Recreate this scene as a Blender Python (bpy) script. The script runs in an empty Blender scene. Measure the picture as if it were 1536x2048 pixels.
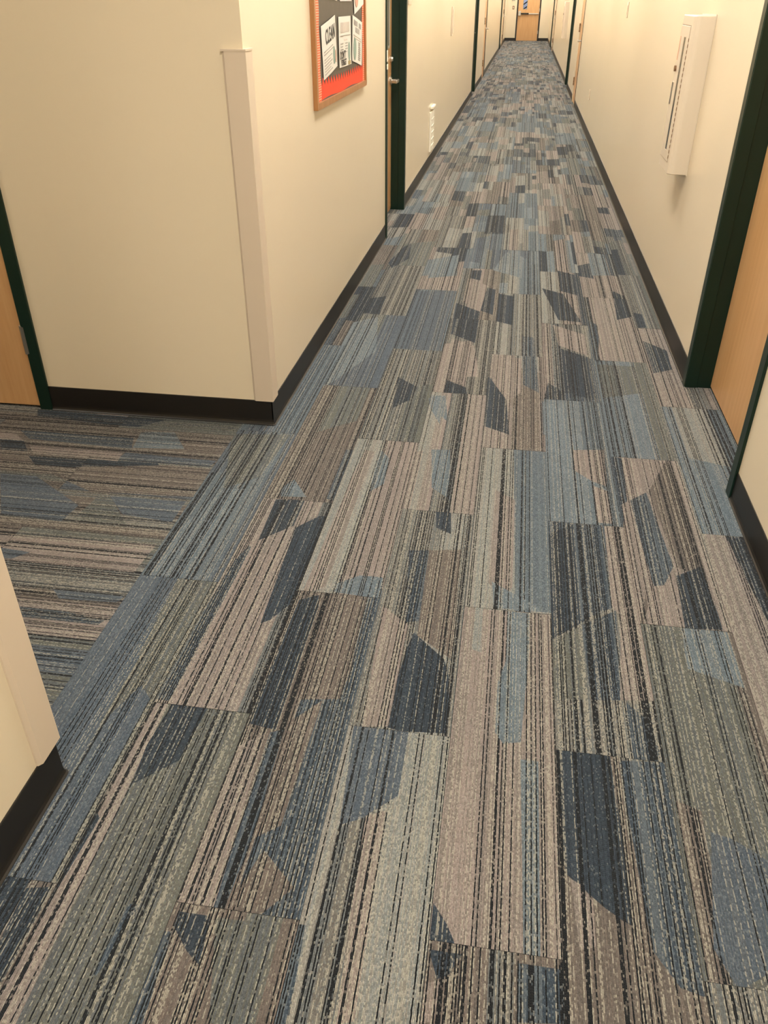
import bpy, bmesh, math, random
from mathutils import Matrix, Vector
PI = math.pi
sc = bpy.context.scene
C = sc.collection
# ---------------------------------------------------------------- camera
YAW, PITCH, ROLL, HCAM, FPX = -0.1516, 0.5693, 0.0012, 1.4481, 1606.74
cy, sy, cp, sp = math.cos(YAW), math.sin(YAW), math.cos(PITCH), math.sin(PITCH)
F = Vector((sy*cp, cy*cp, -sp)); R0 = Vector((cy, -sy, 0)); U0 = R0.cross(F)
RT = R0*math.cos(ROLL) + U0*math.sin(ROLL); UP = -R0*math.sin(ROLL) + U0*math.cos(ROLL)
cam_data = bpy.data.cameras.new('camera')
cam = bpy.data.objects.new('camera', cam_data); C.objects.link(cam)
cam_data.sensor_fit = 'VERTICAL'; cam_data.sensor_height = 24.0
cam_data.lens = FPX/2048*24.0; cam_data.clip_start = 0.05; cam_data.clip_end = 200
m = Matrix.Identity(4)
for i in range(3):
    m[i][0] = RT[i]; m[i][1] = UP[i]; m[i][2] = -F[i]
m[2][3] = HCAM
cam.matrix_world = m
sc.camera = cam
# ---------------------------------------------------------------- world, exposure, lamps
w = bpy.data.worlds.new('world'); sc.world = w; w.use_nodes = True
w.node_tree.nodes['Background'].inputs[0].default_value = (0.9, 0.85, 0.75, 1)
w.node_tree.nodes['Background'].inputs[1].default_value = 0.1
sc.view_settings.view_transform = 'Standard'; sc.view_settings.look = 'None'
sc.view_settings.exposure = 0.0; sc.view_settings.gamma = 1.0
sc.view_settings.use_curve_mapping = False
LAMP_COL = (1.0, 0.955, 0.865); LAMP_POWER = 27.0      # emission of the ceiling diffusers
LAMP_Y = [-1.6 + 2.4*i for i in range(17)]           # the corridor's ceiling lights
# ---------------------------------------------------------------- dimensions (m)
XL, XR, YN, YF, YE, ZC = -0.881, 0.824, 1.066, 2.813, 37.68, 2.80
YB, XB = -3.0, -4.0
WT = 0.16
# ---------------------------------------------------------------- materials
def nt(name):
    mt = bpy.data.materials.new(name); mt.use_nodes = True
    t = mt.node_tree; b = t.nodes['Principled BSDF']
    return mt, t, b
def N(t, typ, **kw):
    n = t.nodes.new(typ)
    for k, v in kw.items(): setattr(n, k, v)
    return n
def plain(name, col, rough=0.5, metal=0.0, spec=0.5, bump=0.0, bscale=200, var=0.0, vscale=3):
    mt, t, b = nt(name)
    b.inputs['Roughness'].default_value = rough; b.inputs['Metallic'].default_value = metal
    b.inputs['Specular IOR Level'].default_value = spec
    tc = N(t, 'ShaderNodeTexCoord')
    ns = N(t, 'ShaderNodeTexNoise'); ns.inputs['Scale'].default_value = vscale; ns.inputs['Detail'].default_value = 4
    t.links.new(tc.outputs['Object'], ns.inputs['Vector'])
    mx = N(t, 'ShaderNodeMix', data_type='RGBA')
    mx.inputs['A'].default_value = tuple(c*(1-var) for c in col)+(1,)
    mx.inputs['B'].default_value = tuple(min(1, c*(1+var)) for c in col)+(1,)
    t.links.new(ns.outputs['Fac'], mx.inputs['Factor']); t.links.new(mx.outputs['Result'], b.inputs['Base Color'])
    if bump:
        n2 = N(t, 'ShaderNodeTexNoise'); n2.inputs['Scale'].default_value = bscale; n2.inputs['Detail'].default_value = 3
        t.links.new(tc.outputs['Object'], n2.inputs['Vector'])
        bp = N(t, 'ShaderNodeBump'); bp.inputs['Strength'].default_value = bump; bp.inputs['Distance'].default_value = 0.002
        t.links.new(n2.outputs['Fac'], bp.inputs['Height']); t.links.new(bp.outputs['Normal'], b.inputs['Normal'])
    return mt
def emit(name, col, s):
    mt, t, b = nt(name)
    b.inputs['Base Color'].default_value = (0.8, 0.8, 0.8, 1)
    b.inputs['Emission Color'].default_value = col+(1,); b.inputs['Emission Strength'].default_value = s
    return mt
def wood(name, c1, c2, rough=0.35):
    mt, t, b = nt(name); b.inputs['Roughness'].default_value = rough
    tc = N(t, 'ShaderNodeTexCoord'); mp = N(t, 'ShaderNodeMapping'); mp.inputs['Scale'].default_value = (14, 14, 0.9)
    ns = N(t, 'ShaderNodeTexNoise'); ns.inputs['Scale'].default_value = 2.2; ns.inputs['Detail'].default_value = 6; ns.inputs['Distortion'].default_value = 0.6
    n2 = N(t, 'ShaderNodeTexNoise'); n2.inputs['Scale'].default_value = 12; n2.inputs['Detail'].default_value = 5
    t.links.new(tc.outputs['Object'], mp.inputs['Vector']); t.links.new(mp.outputs['Vector'], ns.inputs['Vector']); t.links.new(mp.outputs['Vector'], n2.inputs['Vector'])
    ad = N(t, 'ShaderNodeMath', operation='MULTIPLY_ADD'); ad.inputs[1].default_value = 0.35
    t.links.new(n2.outputs['Fac'], ad.inputs[0]); t.links.new(ns.outputs['Fac'], ad.inputs[2])
    mr = N(t, 'ShaderNodeMapRange'); mr.inputs['From Min'].default_value = 0.4; mr.inputs['From Max'].default_value = 0.95
    t.links.new(ad.outputs[0], mr.inputs['Value'])
    mx = N(t, 'ShaderNodeMix', data_type='RGBA'); mx.inputs['A'].default_value = c1+(1,); mx.inputs['B'].default_value = c2+(1,)
    t.links.new(mr.outputs[0], mx.inputs['Factor']); t.links.new(mx.outputs['Result'], b.inputs['Base Color'])
    return mt
PAINT = plain('cream_wall_paint', (0.77, 0.67, 0.505), 0.24, spec=0.30, bump=0.06, bscale=90, var=0.02, vscale=1.5)
GUARD = plain('cream_vinyl', (0.67, 0.565, 0.445), 0.42, var=0.01)
CABINET = plain('cream_metal_paint', (0.70, 0.61, 0.49), 0.38, var=0.01)
GREEN = plain('dark_green_gloss_paint', (0.006, 0.022, 0.014), 0.36, spec=0.35, bump=0.15, bscale=40, var=0.15, vscale=8)
DARKGREY = plain('dark_edge', (0.012, 0.010, 0.008), 0.5)
MAPLE = wood('maple_veneer', (0.56, 0.31, 0.13), (0.66, 0.40, 0.19), 0.30)
OAK = wood('oak_frame', (0.30, 0.125, 0.038), (0.40, 0.19, 0.068), 0.38)
RUBBER = plain('brown_rubber_base', (0.011, 0.009, 0.007), 0.42, var=0.1)
STEEL = plain('brushed_nickel', (0.60, 0.57, 0.52), 0.28, metal=1.0, var=0.05, vscale=30)
CEIL = plain('ceiling_tile_white', (0.85, 0.83, 0.79), 0.9, bump=0.4, bscale=120)
GLOW = emit('light_diffuser', LAMP_COL, LAMP_POWER)
PAPER = plain('white_paper', (0.74, 0.72, 0.67), 0.6)
INK = plain('black_ink', (0.03, 0.03, 0.03), 0.6)
GREYINK = plain('grey_ink', (0.35, 0.33, 0.31), 0.6)
PALEINK = plain('pale_ink', (0.62, 0.55, 0.50), 0.6)
TEAL = plain('sage_green_print', (0.26, 0.36, 0.31), 0.6, var=0.15, vscale=60)
TERRA = plain('terracotta_print', (0.60, 0.33, 0.24), 0.6)
OCHRE = plain('ochre_print', (0.36, 0.28, 0.13), 0.6)
ORANGE = plain('orange_border_paper', (0.78, 0.040, 0.003), 0.55, var=0.04, vscale=30)
CHARCOAL = plain('charcoal_backing_paper', (0.055, 0.048, 0.040), 0.45, bump=0.6, bscale=14, var=0.1, vscale=9)
WHITEP = plain('white_painted_panel', (0.86, 0.82, 0.72), 0.45)
BROWNPL = plain('brown_plate', (0.20, 0.11, 0.05), 0.4)
GREYPL = plain('grey_plate', (0.35, 0.33, 0.27), 0.4)
REDLAB = plain('faded_red_label', (0.62, 0.36, 0.24), 0.5)
STAIRW = plain('bright_stair_wall', (0.62, 0.66, 0.80), 0.6)
BLACKWIN = plain('smoked_window', (0.012, 0.009, 0.008), 0.12)
def glass():
    mt, t, b = nt('door_glass'); b.inputs['Base Color'].default_value = (0.95, 0.97, 1, 1)
    b.inputs['Roughness'].default_value = 0.03; b.inputs['Transmission Weight'].default_value = 1.0; b.inputs['IOR'].default_value = 1.1
    return mt
GLASS = glass()
def carpet_mat():
    mt, t, b = nt('carpet_yarn'); L = t.links.new
    b.inputs['Roughness'].default_value = 0.95; b.inputs['Specular IOR Level'].default_value = 0.15
    b.inputs['Sheen Weight'].default_value = 0.08; b.inputs['Sheen Roughness'].default_value = 0.5
    uv = N(t, 'ShaderNodeUVMap'); uv.uv_map = 'UVMap'
    sx = N(t, 'ShaderNodeSeparateXYZ')
    z1 = N(t, 'ShaderNodeAttribute', attribute_name='zone'); z2 = N(t, 'ShaderNodeAttribute', attribute_name='zone2')
    def mth(op, a=None, bb=None, cc=None):
        n = N(t, 'ShaderNodeMath', operation=op)
        for i, v in enumerate((a, bb, cc)):
            if v is None: continue
            if isinstance(v, (int, float)): n.inputs[i].default_value = v
            else: L(v, n.inputs[i])
        return n.outputs[0]
    # slight wander of the yarn rows
    L(uv.outputs[0], sx.inputs[0])
    wn = N(t, 'ShaderNodeTexNoise'); wn.inputs['Scale'].default_value = 110; wn.inputs['Detail'].default_value = 1
    L(uv.outputs[0], wn.inputs['Vector'])
    u = mth('MULTIPLY_ADD', mth('SUBTRACT', wn.outputs['Fac'], 0.5), 0.0022, sx.outputs[0])
    v = sx.outputs[1]
    PITCHY = 0.0027
    us = mth('DIVIDE', u, PITCHY); iu = mth('FLOOR', us); fu = mth('FRACT', us)
    w1 = N(t, 'ShaderNodeTexWhiteNoise', noise_dimensions='1D'); L(mth('ADD', iu, 0.37), w1.inputs['W'])
    w2 = N(t, 'ShaderNodeTexWhiteNoise', noise_dimensions='1D'); L(mth('ADD', iu, 517.7), w2.inputs['W'])
    vs = mth('ADD', mth('DIVIDE', v, 0.0045), mth('MULTIPLY', w2.outputs['Value'], 3.0)); iv = mth('FLOOR', vs); fv = mth('FRACT', vs)
    cmb = N(t, 'ShaderNodeCombineXYZ'); L(iu, cmb.inputs[0]); L(iv, cmb.inputs[1])
    w3 = N(t, 'ShaderNodeTexWhiteNoise', noise_dimensions='2D'); L(cmb.outputs[0], w3.inputs['Vector'])
    # band (several yarns wide) variation of the share of dark and light rows
    bu = mth('FLOOR', mth('DIVIDE', u, 0.0231)); wb = N(t, 'ShaderNodeTexWhiteNoise', noise_dimensions='1D'); L(bu, wb.inputs['W'])
    pd = mth('MULTIPLY', z1.outputs['Alpha'], mth('MULTIPLY_ADD', wb.outputs['Value'], 1.1, 0.45))
    pl = z2.outputs['Alpha']
    def mix(f, a, bcol):
        n = N(t, 'ShaderNodeMix', data_type='RGBA')
        if isinstance(f, float): n.inputs['Factor'].default_value = f
        else: L(f, n.inputs['Factor'])
        for k, vv in (('A', a), ('B', bcol)):
            if isinstance(vv, tuple): n.inputs[k].default_value = vv
            elif vv is None: pass
            else: L(vv, n.inputs[k])
        return n.outputs['Result']
    base = mix(mth('GREATER_THAN', w2.outputs['Value'], 0.58), z1.outputs['Color'], z2.outputs['Color'])
    # single loops of the other yarn show through
    base = mix(mth('MULTIPLY', mth('GREATER_THAN', w3.outputs['Value'], 0.80), 0.7), base, z2.outputs['Color'])
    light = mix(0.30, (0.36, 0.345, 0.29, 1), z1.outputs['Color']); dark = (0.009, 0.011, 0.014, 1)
    lf = mth('MULTIPLY', mth('GREATER_THAN', w1.outputs['Value'], mth('SUBTRACT', 1.0, pl)), mth('MULTIPLY_ADD', mth('GREATER_THAN', w3.outputs['Value'], 0.40), 0.72, 0.18))
    c = mix(lf, base, light)
    df = mth('MULTIPLY', mth('LESS_THAN', w1.outputs['Value'], pd), mth('MULTIPLY_ADD', mth('LESS_THAN', w3.outputs['Value'], 0.80), 0.45, 0.55))
    c = mix(df, c, dark)
    # sparse bright flecks
    c = mix(mth('MULTIPLY', mth('GREATER_THAN', w3.outputs['Value'], 0.93), mth('MULTIPLY_ADD', pl, 1.2, 0.06)), c, light)
    # painted shade in the gaps between the rows, where dark backing also shows
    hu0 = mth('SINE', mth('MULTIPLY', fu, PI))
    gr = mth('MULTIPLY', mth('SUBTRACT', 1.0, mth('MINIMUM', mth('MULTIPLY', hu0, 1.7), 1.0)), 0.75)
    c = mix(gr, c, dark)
    # fibre variation
    fn = N(t, 'ShaderNodeTexNoise'); fn.inputs['Scale'].default_value = 420; fn.inputs['Detail'].default_value = 2
    L(uv.outputs[0], fn.inputs['Vector'])
    vary = mth('MULTIPLY', mth('MULTIPLY_ADD', fn.outputs['Fac'], 0.9, 0.55), mth('MULTIPLY_ADD', w3.outputs['Value'], 0.50, 0.74))
    hsv = N(t, 'ShaderNodeHueSaturation'); L(c, hsv.inputs['Color']); L(vary, hsv.inputs['Value'])
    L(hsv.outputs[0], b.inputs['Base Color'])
    hu = mth('SINE', mth('MULTIPLY', fu, PI)); hv = mth('SINE', mth('MULTIPLY', fv, PI))
    h = mth('MULTIPLY', mth('POWER', hu, 0.5), mth('MULTIPLY_ADD', hv, 0.45, 0.55))
    h = mth('ADD', h, mth('MULTIPLY', fn.outputs['Fac'], 0.6)); h = mth('SUBTRACT', h, mth('MULTIPLY', df, 0.7))
    bp = N(t, 'ShaderNodeBump'); bp.inputs['Strength'].default_value = 0.8; bp.inputs['Distance'].default_value = 0.0022
    L(h, bp.inputs['Height']); L(bp.outputs['Normal'], b.inputs['Normal'])
    return mt
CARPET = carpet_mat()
BACKING = plain('carpet_backing', (0.03, 0.03, 0.03), 0.9)
SLAB = plain('concrete_slab', (0.10, 0.10, 0.09), 0.9)

# ---------------------------------------------------------------- helpers
def obj(name, bm, mat, parent=None, **props):
    me = bpy.data.meshes.new(name)
    if isinstance(bm, bmesh.types.BMesh):
        bm.normal_update(); bm.to_mesh(me); bm.free()
    else:
        me = bm
    for mm in (mat if isinstance(mat, (list, tuple)) else [mat]): me.materials.append(mm)
    o = bpy.data.objects.new(name, me); C.objects.link(o)
    if parent is not None: o.parent = parent
    for k, v in props.items(): o[k] = v
    return o
def empty(name, loc, rz=0, **props):
    o = bpy.data.objects.new(name, None); C.objects.link(o); o.location = loc; o.rotation_euler = (0, 0, rz)
    o.empty_display_size = 0.1
    for k, v in props.items(): o[k] = v
    return o
def box(bm, x0, x1, y0, y1, z0, z1, bev=0.0, seg=2, mi=0):
    if x1 < x0: x0, x1 = x1, x0
    if y1 < y0: y0, y1 = y1, y0
    vs = [bm.verts.new(c) for c in ((x0,y0,z0),(x1,y0,z0),(x1,y1,z0),(x0,y1,z0),(x0,y0,z1),(x1,y0,z1),(x1,y1,z1),(x0,y1,z1))]
    fs = [bm.faces.new([vs[i] for i in f]) for f in ((3,2,1,0),(4,5,6,7),(0,1,5,4),(1,2,6,5),(2,3,7,6),(3,0,4,7))]
    for f in fs: f.material_index = mi
    if bev:
        es = list({e for f in fs for e in f.edges})
        r = bmesh.ops.bevel(bm, geom=es, offset=bev, segments=seg, profile=0.5, affect='EDGES')
        for f in r['faces']: f.material_index = mi
    return bm
def B(*a, **k): return box(bmesh.new(), *a, **k)
def cyl(bm, p0, p1, r, seg=16, r1=None):
    p0, p1 = Vector(p0), Vector(p1); d = p1-p0
    q = d.to_track_quat('Z', 'Y').to_matrix().to_4x4(); q.translation = (p0+p1)/2
    bmesh.ops.create_cone(bm, cap_ends=True, segments=seg, radius1=r, radius2=r if r1 is None else r1, depth=d.length, matrix=q)
    return bm
def extrude(bm, prof, p0, p1, out):
    """profile [(distance out of the wall, height)] swept from p0 to p1 along the wall; out = unit vector off the wall"""
    rings = []
    for P in (p0, p1):
        rings.append([bm.verts.new((P[0]+out[0]*a, P[1]+out[1]*a, b)) for a, b in prof])
    n = len(prof)
    for i in range(n):
        j = (i+1) % n
        bm.faces.new((rings[0][i], rings[0][j], rings[1][j], rings[1][i]))
    bm.faces.new(rings[0][::-1]); bm.faces.new(rings[1])
    bmesh.ops.recalc_face_normals(bm, faces=bm.faces)
    return bm
def text_mesh(s, size, xs=1.0, bold=0.0, extr=0.0002):
    cu = bpy.data.curves.new('lettering', 'FONT'); cu.body = s; cu.size = size; cu.extrude = extr; cu.offset = bold; cu.space_character = 1.12 if bold > 0.001 else 1.0
    cu.align_x = 'CENTER'; cu.align_y = 'CENTER'; cu.resolution_u = 3
    o = bpy.data.objects.new('lettering', cu); C.objects.link(o)
    bpy.context.view_layer.update()
    me = bpy.data.meshes.new_from_object(o.evaluated_get(bpy.context.evaluated_depsgraph_get()))
    bpy.data.objects.remove(o)
    for v in me.vertices: v.co.x *= xs
    me.materials.clear()
    return me

# ---------------------------------------------------------------- walls, ceiling
DH = 2.13
def holes_wall(name, axis, face, back, a0, a1, holes):
    """wall along 'axis' between a0 and a1, openings [(s, e)] up to door height"""
    bm = bmesh.new(); cur = a0
    def bx(s, e, z0, z1):
        if axis == 'y': box(bm, face, back, s, e, z0, z1)
        else: box(bm, s, e, face, back, z0, z1)
    for s, e in sorted(holes):
        bx(cur, s, 0, ZC); bx(s, e, DH+0.02, ZC); cur = e
    bx(cur, a1, 0, ZC)
    return obj(name, bm, PAINT, kind='structure')
# (start, clear width, recess, kind)
LEFT_DOORS = [(5.855, 0.905, 0.10, 'green'), (15.74, 0.905, 0.10, 'green'), (19.25, 0.86, 0.006, 'cream'), (30.2, 0.905, 0.10, 'green'), (33.1, 0.86, 0.006, 'cream')]
RIGHT_DOORS = [(2.552, 0.905, 0.10, 'green'), (14.35, 0.86, 0.006, 'cream'), (17.42, 0.905, 0.10, 'green'), (29.5, 0.86, 0.006, 'cream'), (32.2, 0.905, 0.10, 'green')]
G = 0.02
holes_wall('wall_left', 'y', XL, XL-WT, YF+WT, YE, [(a-G, a+wd+G) for a, wd, r, k in LEFT_DOORS])
holes_wall('wall_right', 'y', XR, XR+WT, YB, YE, [(a-G, a+wd+G) for a, wd, r, k in RIGHT_DOORS])
BD = (-2.79, 0.913)
holes_wall('wall_branch_far', 'x', YF, YF+WT, XB, XL, [(BD[0]-G, BD[0]+BD[1]+G)])
obj('wall_left_near', B(XL-WT, XL, YB, YN, 0, ZC), PAINT, kind='structure')
obj('wall_branch_near', B(XB, XL-WT, YN-WT, YN, 0, ZC), PAINT, kind='structure')
obj('wall_branch_end', B(XB-WT, XB, YN-WT, YF+WT, 0, ZC), PAINT, kind='structure')
obj('wall_back', B(XL-WT, XR+WT, YB-WT, YB, 0, ZC), PAINT, kind='structure')
ED = (-0.435, 0.83)
holes_wall('wall_end', 'x', YE, YE+WT, XL-WT, XR+WT, [(ED[0]-G, ED[0]+ED[1]+G)])
ceiling = obj('ceiling', B(XB-WT, XR+WT, YB-WT, YE+WT, ZC, ZC+0.1), CEIL, kind='structure')
for y in LAMP_Y:
    o = obj('light_diffuser', B(-0.34, 0.16, y-0.55, y+0.55, ZC-0.012, ZC-0.002), GLOW, ceiling)
    bm = bmesh.new()
    for a in ((-0.36, -0.34, y-0.57, y+0.57), (0.16, 0.18, y-0.57, y+0.57), (-0.34, 0.16, y-0.57, y-0.55), (-0.34, 0.16, y+0.55, y+0.57)):
        box(bm, *a, ZC-0.02, ZC-0.001)
    obj('light_frame', bm, WHITEP, ceiling)
obj('light_diffuser', B(-3.6, -3.0, 1.80, 2.10, ZC-0.012, ZC-0.002), GLOW, ceiling)

# ---------------------------------------------------------------- cove baseboards
BBH = 0.104
PROF = [(0.0, 0.0), (0.011, 0.0), (0.0115, 0.0025), (0.0075, 0.006), (0.0045, 0.013), (0.0035, 0.022), (0.0035, BBH-0.002), (0.0025, BBH), (0.0, BBH)]
def base(name, p0, p1, out): return obj(name, extrude(bmesh.new(), PROF, p0, p1, out), RUBBER, kind='structure')
CW = 0.052                                            # width of a door casing
def runs(doors, y0, y1):
    cur = y0; o = []
    for a, wd, r, k in doors:
        c = CW if k == 'green' else 0.035
        o.append((cur, a-c)); cur = a+wd+c
    o.append((cur, y1)); return o
for s, e in runs(LEFT_DOORS, YF-0.0035, YE): base('baseboard_left', (XL, s), (XL, e), (1, 0))
for s, e in runs(RIGHT_DOORS, YB, YE): base('baseboard_right', (XR, s), (XR, e), (-1, 0))
base('baseboard_branch_far', (BD[0]+BD[1]+CW, YF), (XL+0.0035, YF), (0, -1))
base('baseboard_left_near', (XL, YB), (XL, YN), (1, 0))
base('baseboard_branch_near', (XB, YN), (XL, YN), (0, 1))
base('baseboard_branch_end', (XB, YN), (XB, YF), (1, 0))
base('baseboard_end', (XL, YE), (ED[0]-CW, YE), (0, -1)); base('baseboard_end', (ED[0]+ED[1]+CW, YE), (XR, YE), (0, -1))
def corner_cap(name, x, y, sy_):
    # rounded toe where the cove turns the outside corner
    bm = bmesh.new(); K = 8; rings = []
    for i in range(K+1):
        a = (PI/2)*i/K
        d = (math.cos(a), sy_*math.sin(a))
        rings.append([bm.verts.new((x+d[0]*q, y+d[1]*q, zz)) for q, zz in PROF[1:-1]])
    for i in range(K):
        for j in range(len(rings[0])-1): bm.faces.new((rings[i][j], rings[i][j+1], rings[i+1][j+1], rings[i+1][j]))
    bmesh.ops.recalc_face_normals(bm, faces=bm.faces)
    return obj(name, bm, RUBBER, kind='structure')
corner_cap('baseboard_corner_far', XL, YF, -1); corner_cap('baseboard_corner_near', XL, YN, 1)

# ---------------------------------------------------------------- corner guards
def guard(name, y, s):
    """L-shaped snap-on corner guard with a chamfered edge; s = -1 far corner (faces the camera), +1 near corner"""
    W, T, ch = 0.060, 0.011, 0.0
    pl = [(T, T), (T, -W), (0.004, -W-0.008), (0, -W-0.009), (0, 0), (-W-0.009, 0), (-W-0.008, 0.004), (-W, T)]
    z0, z1 = BBH+0.001, 1.306
    bm = bmesh.new()
    def ring(z, sh=0.0): return [bm.verts.new((XL+a-(sh if a == T else 0), y-s*(-b) - (s*sh if b == T else 0), z)) for a, b in pl]
    rs = [ring(z0), ring(z1)]
    n = len(pl)
    for i in range(n): bm.faces.new((rs[0][i], rs[0][(i+1) % n], rs[1][(i+1) % n], rs[1][i]))
    for rr in rs:
        bm.faces.new((rr[4], rr[3], rr[2], rr[1], rr[0])); bm.faces.new((rr[4], rr[0], rr[7], rr[6], rr[5]))
    bmesh.ops.recalc_face_normals(bm, faces=bm.faces)
    g = obj(name, bm, GUARD, kind='structure')
    # moulded end cap on top
    T2 = T+0.0015; bm = bmesh.new()
    y2 = y+s*T2
    pts = [(XL+T2, y2), (XL-W-0.011, y2), (XL-W-0.011, y), (XL, y), (XL, y-s*(W+0.011)), (XL+T2, y-s*(W+0.011))]
    a = [bm.verts.new((px, py, z1)) for px, py in pts]; b = [bm.verts.new((px, py, z1+0.006)) for px, py in pts]
    for i in range(6): bm.faces.new((a[i], a[(i+1) % 6], b[(i+1) % 6], b[i]))
    for rr in (a, b):
        bm.faces.new((rr[0], rr[1], rr[2], rr[3])); bm.faces.new((rr[0], rr[3], rr[4], rr[5]))
    bmesh.ops.recalc_face_normals(bm, faces=bm.faces)
    obj('end_cap', bm, GUARD, g)
guard('trim_1', YF, -1); guard('trim_2', YN, 1)

# ---------------------------------------------------------------- doors
door_n = 0
def lever(leaf, x, z, side, yf, ln=0.11):
    """rose and lever on the leaf face yf (towards -y), lever pointing to side"""
    bm = cyl(bmesh.new(), (x, yf, z), (x, yf-0.009, z), 0.033, 24)
    cyl(bm, (x, yf-0.009, z), (x, yf-0.014, z), 0.030, 24, 0.024)
    cyl(bm, (x, yf-0.012, z), (x, yf-0.058, z), 0.011, 16)
    box(bm, x-0.014*side, x+ln*side, yf-0.068, yf-0.050, z-0.012, z+0.012, 0.006, 3)
    box(bm, x+(ln-0.018)*side, x+ln*side, yf-0.060, yf-0.028, z-0.011, z+0.011, 0.005, 2)
    obj('lever_handle', bm, STEEL, leaf)
def door(loc, rz, wd, recess, kind, hinge=1, lock=1, lite=None, barz=None, hz=0.94, deadbolt=False):
    global door_n
    door_n += 1
    fm = PAINT if kind == 'cream' else DARKGREY if kind == 'end' else GREEN
    root = empty('door_%d' % door_n, loc, rz, kind='structure')
    c = CW if kind != 'cream' else 0.035; t = 0.010 if kind != 'cream' else 0.003
    bm = bmesh.new()
    for x0, x1, xs in ((-c, 0, 0), (wd, wd+c, wd)):
        box(bm, x0, x1, -t, 0.004, 0, DH+c, 0.002, 2)
    box(bm, 0, wd, -t, 0.004, DH, DH+c, 0.002, 2)
    G2 = G-0.001
    box(bm, -G2, 0, 0.003, WT, 0, DH+G2); box(bm, wd, wd+G2, 0.003, WT, 0, DH+G2); box(bm, 0, wd, 0.003, WT, DH, DH+G2)
    if recess > 0.05:     # raised stop running round the reveal
        for a, b_, s in ((0, 0.006, 1), (wd-0.006, wd, -1)): box(bm, a, b_, -t+0.002, recess*0.42, 0, DH-0.006, 0.0015, 1)
        box(bm, 0, wd, -t+0.002, recess*0.42, DH-0.006, DH, 0.0015, 1)
    fr_o = obj('door_frame', bm, fm, root)
    if kind == 'cream': obj('dark_strip', B(wd-0.004, wd+0.009, -0.010, 0.003, 0, DH), DARKGREY, fr_o)  # dark strip standing proud along the latch edge, full door height
    if door_n == 1:
        bm = bmesh.new()
        for zz, h_, d_ in ((1.075, 0.030, 0.0035), (1.115, 0.022, 0.003), (1.145, 0.045, 0.002)): box(bm, -c-0.002, -c+0.030, -t-d_, -t+0.001, zz-h_/2, zz+h_/2, 0.0015, 1)
        obj('paint_chips', bm, WHITEP, fr_o, kind='stuff')
    g = 0.003; y0, y1 = recess, recess+0.044; zb = 0.010
    bm = bmesh.new()
    if lite:
        lx0, lx1, lz0, lz1 = lite
        box(bm, g, lx0, y0, y1, zb, DH-g); box(bm, lx1, wd-g, y0, y1, zb, DH-g)
        box(bm, lx0, lx1, y0, y1, zb, lz0); box(bm, lx0, lx1, y0, y1, lz1, DH-g)
    else:
        box(bm, g, wd-g, y0, y1, zb, DH-g, 0.0015, 1)
    leaf = obj('door_leaf', bm, MAPLE, root)
    if lite:
        bm = bmesh.new(); q = 0.018
        for a in ((lx0-q, lx0, lz0-q, lz1+q), (lx1, lx1+q, lz0-q, lz1+q), (lx0, lx1, lz0-q, lz0), (lx0, lx1, lz1, lz1+q)):
            box(bm, a[0], a[1], y0-0.008, y0+0.012, a[2], a[3], 0.002, 1)
        obj('window_frame', bm, GREYPL, leaf)
        obj('window_glass', B(lx0, lx1, y0+0.018, y0+0.024, lz0, lz1), GLASS, leaf)
    hx = g if hinge < 0 else wd-g
    for z in (0.30, 1.05, 1.82):
        if recess < 0.05 or kind == 'end':
            bm = bmesh.new(); rr = 0.0085; yk = -0.004 if kind != 'cream' else -0.010
            for i, (za, zb2) in enumerate(((-0.058, -0.021), (-0.018, 0.018), (0.021, 0.058))):
                cyl(bm, (hx+0.002*hinge, yk, z+za), (hx+0.002*hinge, yk, z+zb2), rr, 14)
            cyl(bm, (hx+0.002*hinge, yk, z+0.058), (hx+0.002*hinge, yk, z+0.063), 0.0065, 12, 0.004)
            box(bm, min(hx, hx-0.010*hinge), max(hx, hx-0.010*hinge), y0-0.003, y0-0.0002, z-0.055, z+0.055)
            box(bm, hx, hx+0.014*hinge, -t-0.0015, -t+0.001, z-0.055, z+0.055)
            obj('hinge', bm, STEEL if kind == 'branch' else BROWNPL if kind == 'cream' else STEEL, leaf)
    if barz is None:
        if lock:
            x = wd-0.065 if hinge < 0 else 0.065
            lever(leaf, x, hz, 1 if hinge > 0 else -1, y0)
            if deadbolt:
                bm = cyl(bmesh.new(), (x, y0, hz+0.14), (x, y0-0.012, hz+0.14), 0.022, 24); cyl(bm, (x, y0-0.012, hz+0.14), (x, y0-0.022, hz+0.14), 0.017, 20, 0.013)
                obj('deadbolt', bm, STEEL, leaf)
    return root, leaf
for i, (a, wd, r, k) in enumerate(LEFT_DOORS):
    # left wall: local x -> +y, local y -> -x
    if k == 'green':
        door((XL, a, 0), PI/2, wd, r, k, hinge=-1, lite=(0.40, 0.752, 1.16, 1.90) if i == 0 else None, hz=0.93, deadbolt=(i == 0))
    else:
        door((XL, a, 0), PI/2, wd, r, k, hinge=-1, hz=0.9)
for i, (a, wd, r, k) in enumerate(RIGHT_DOORS):
    # right wall: local x -> -y, local y -> +x
    door((XR, a+wd, 0), -PI/2, wd, r, k, hinge=-1, hz=0.90)
door((BD[0], YF, 0), 0, BD[1], 0.004, 'branch', hinge=1, hz=0.94)
end_root, end_leaf = door((ED[0], YE, 0), 0, ED[1], 0.02, 'end', hinge=1, lite=(0.195, 0.335, 1.09, 1.95), barz=0.93)
bm = box(bmesh.new(), 0.02, 0.115, -0.055, 0.02, 0.86, 1.02, 0.008, 2)
obj('panic_latch', bm, STEEL, end_leaf)
obj('panic_bar', B(0.115, 0.42, -0.045, 0.02, 0.905, 0.955, 0.006, 2), DARKGREY, end_leaf)
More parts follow.
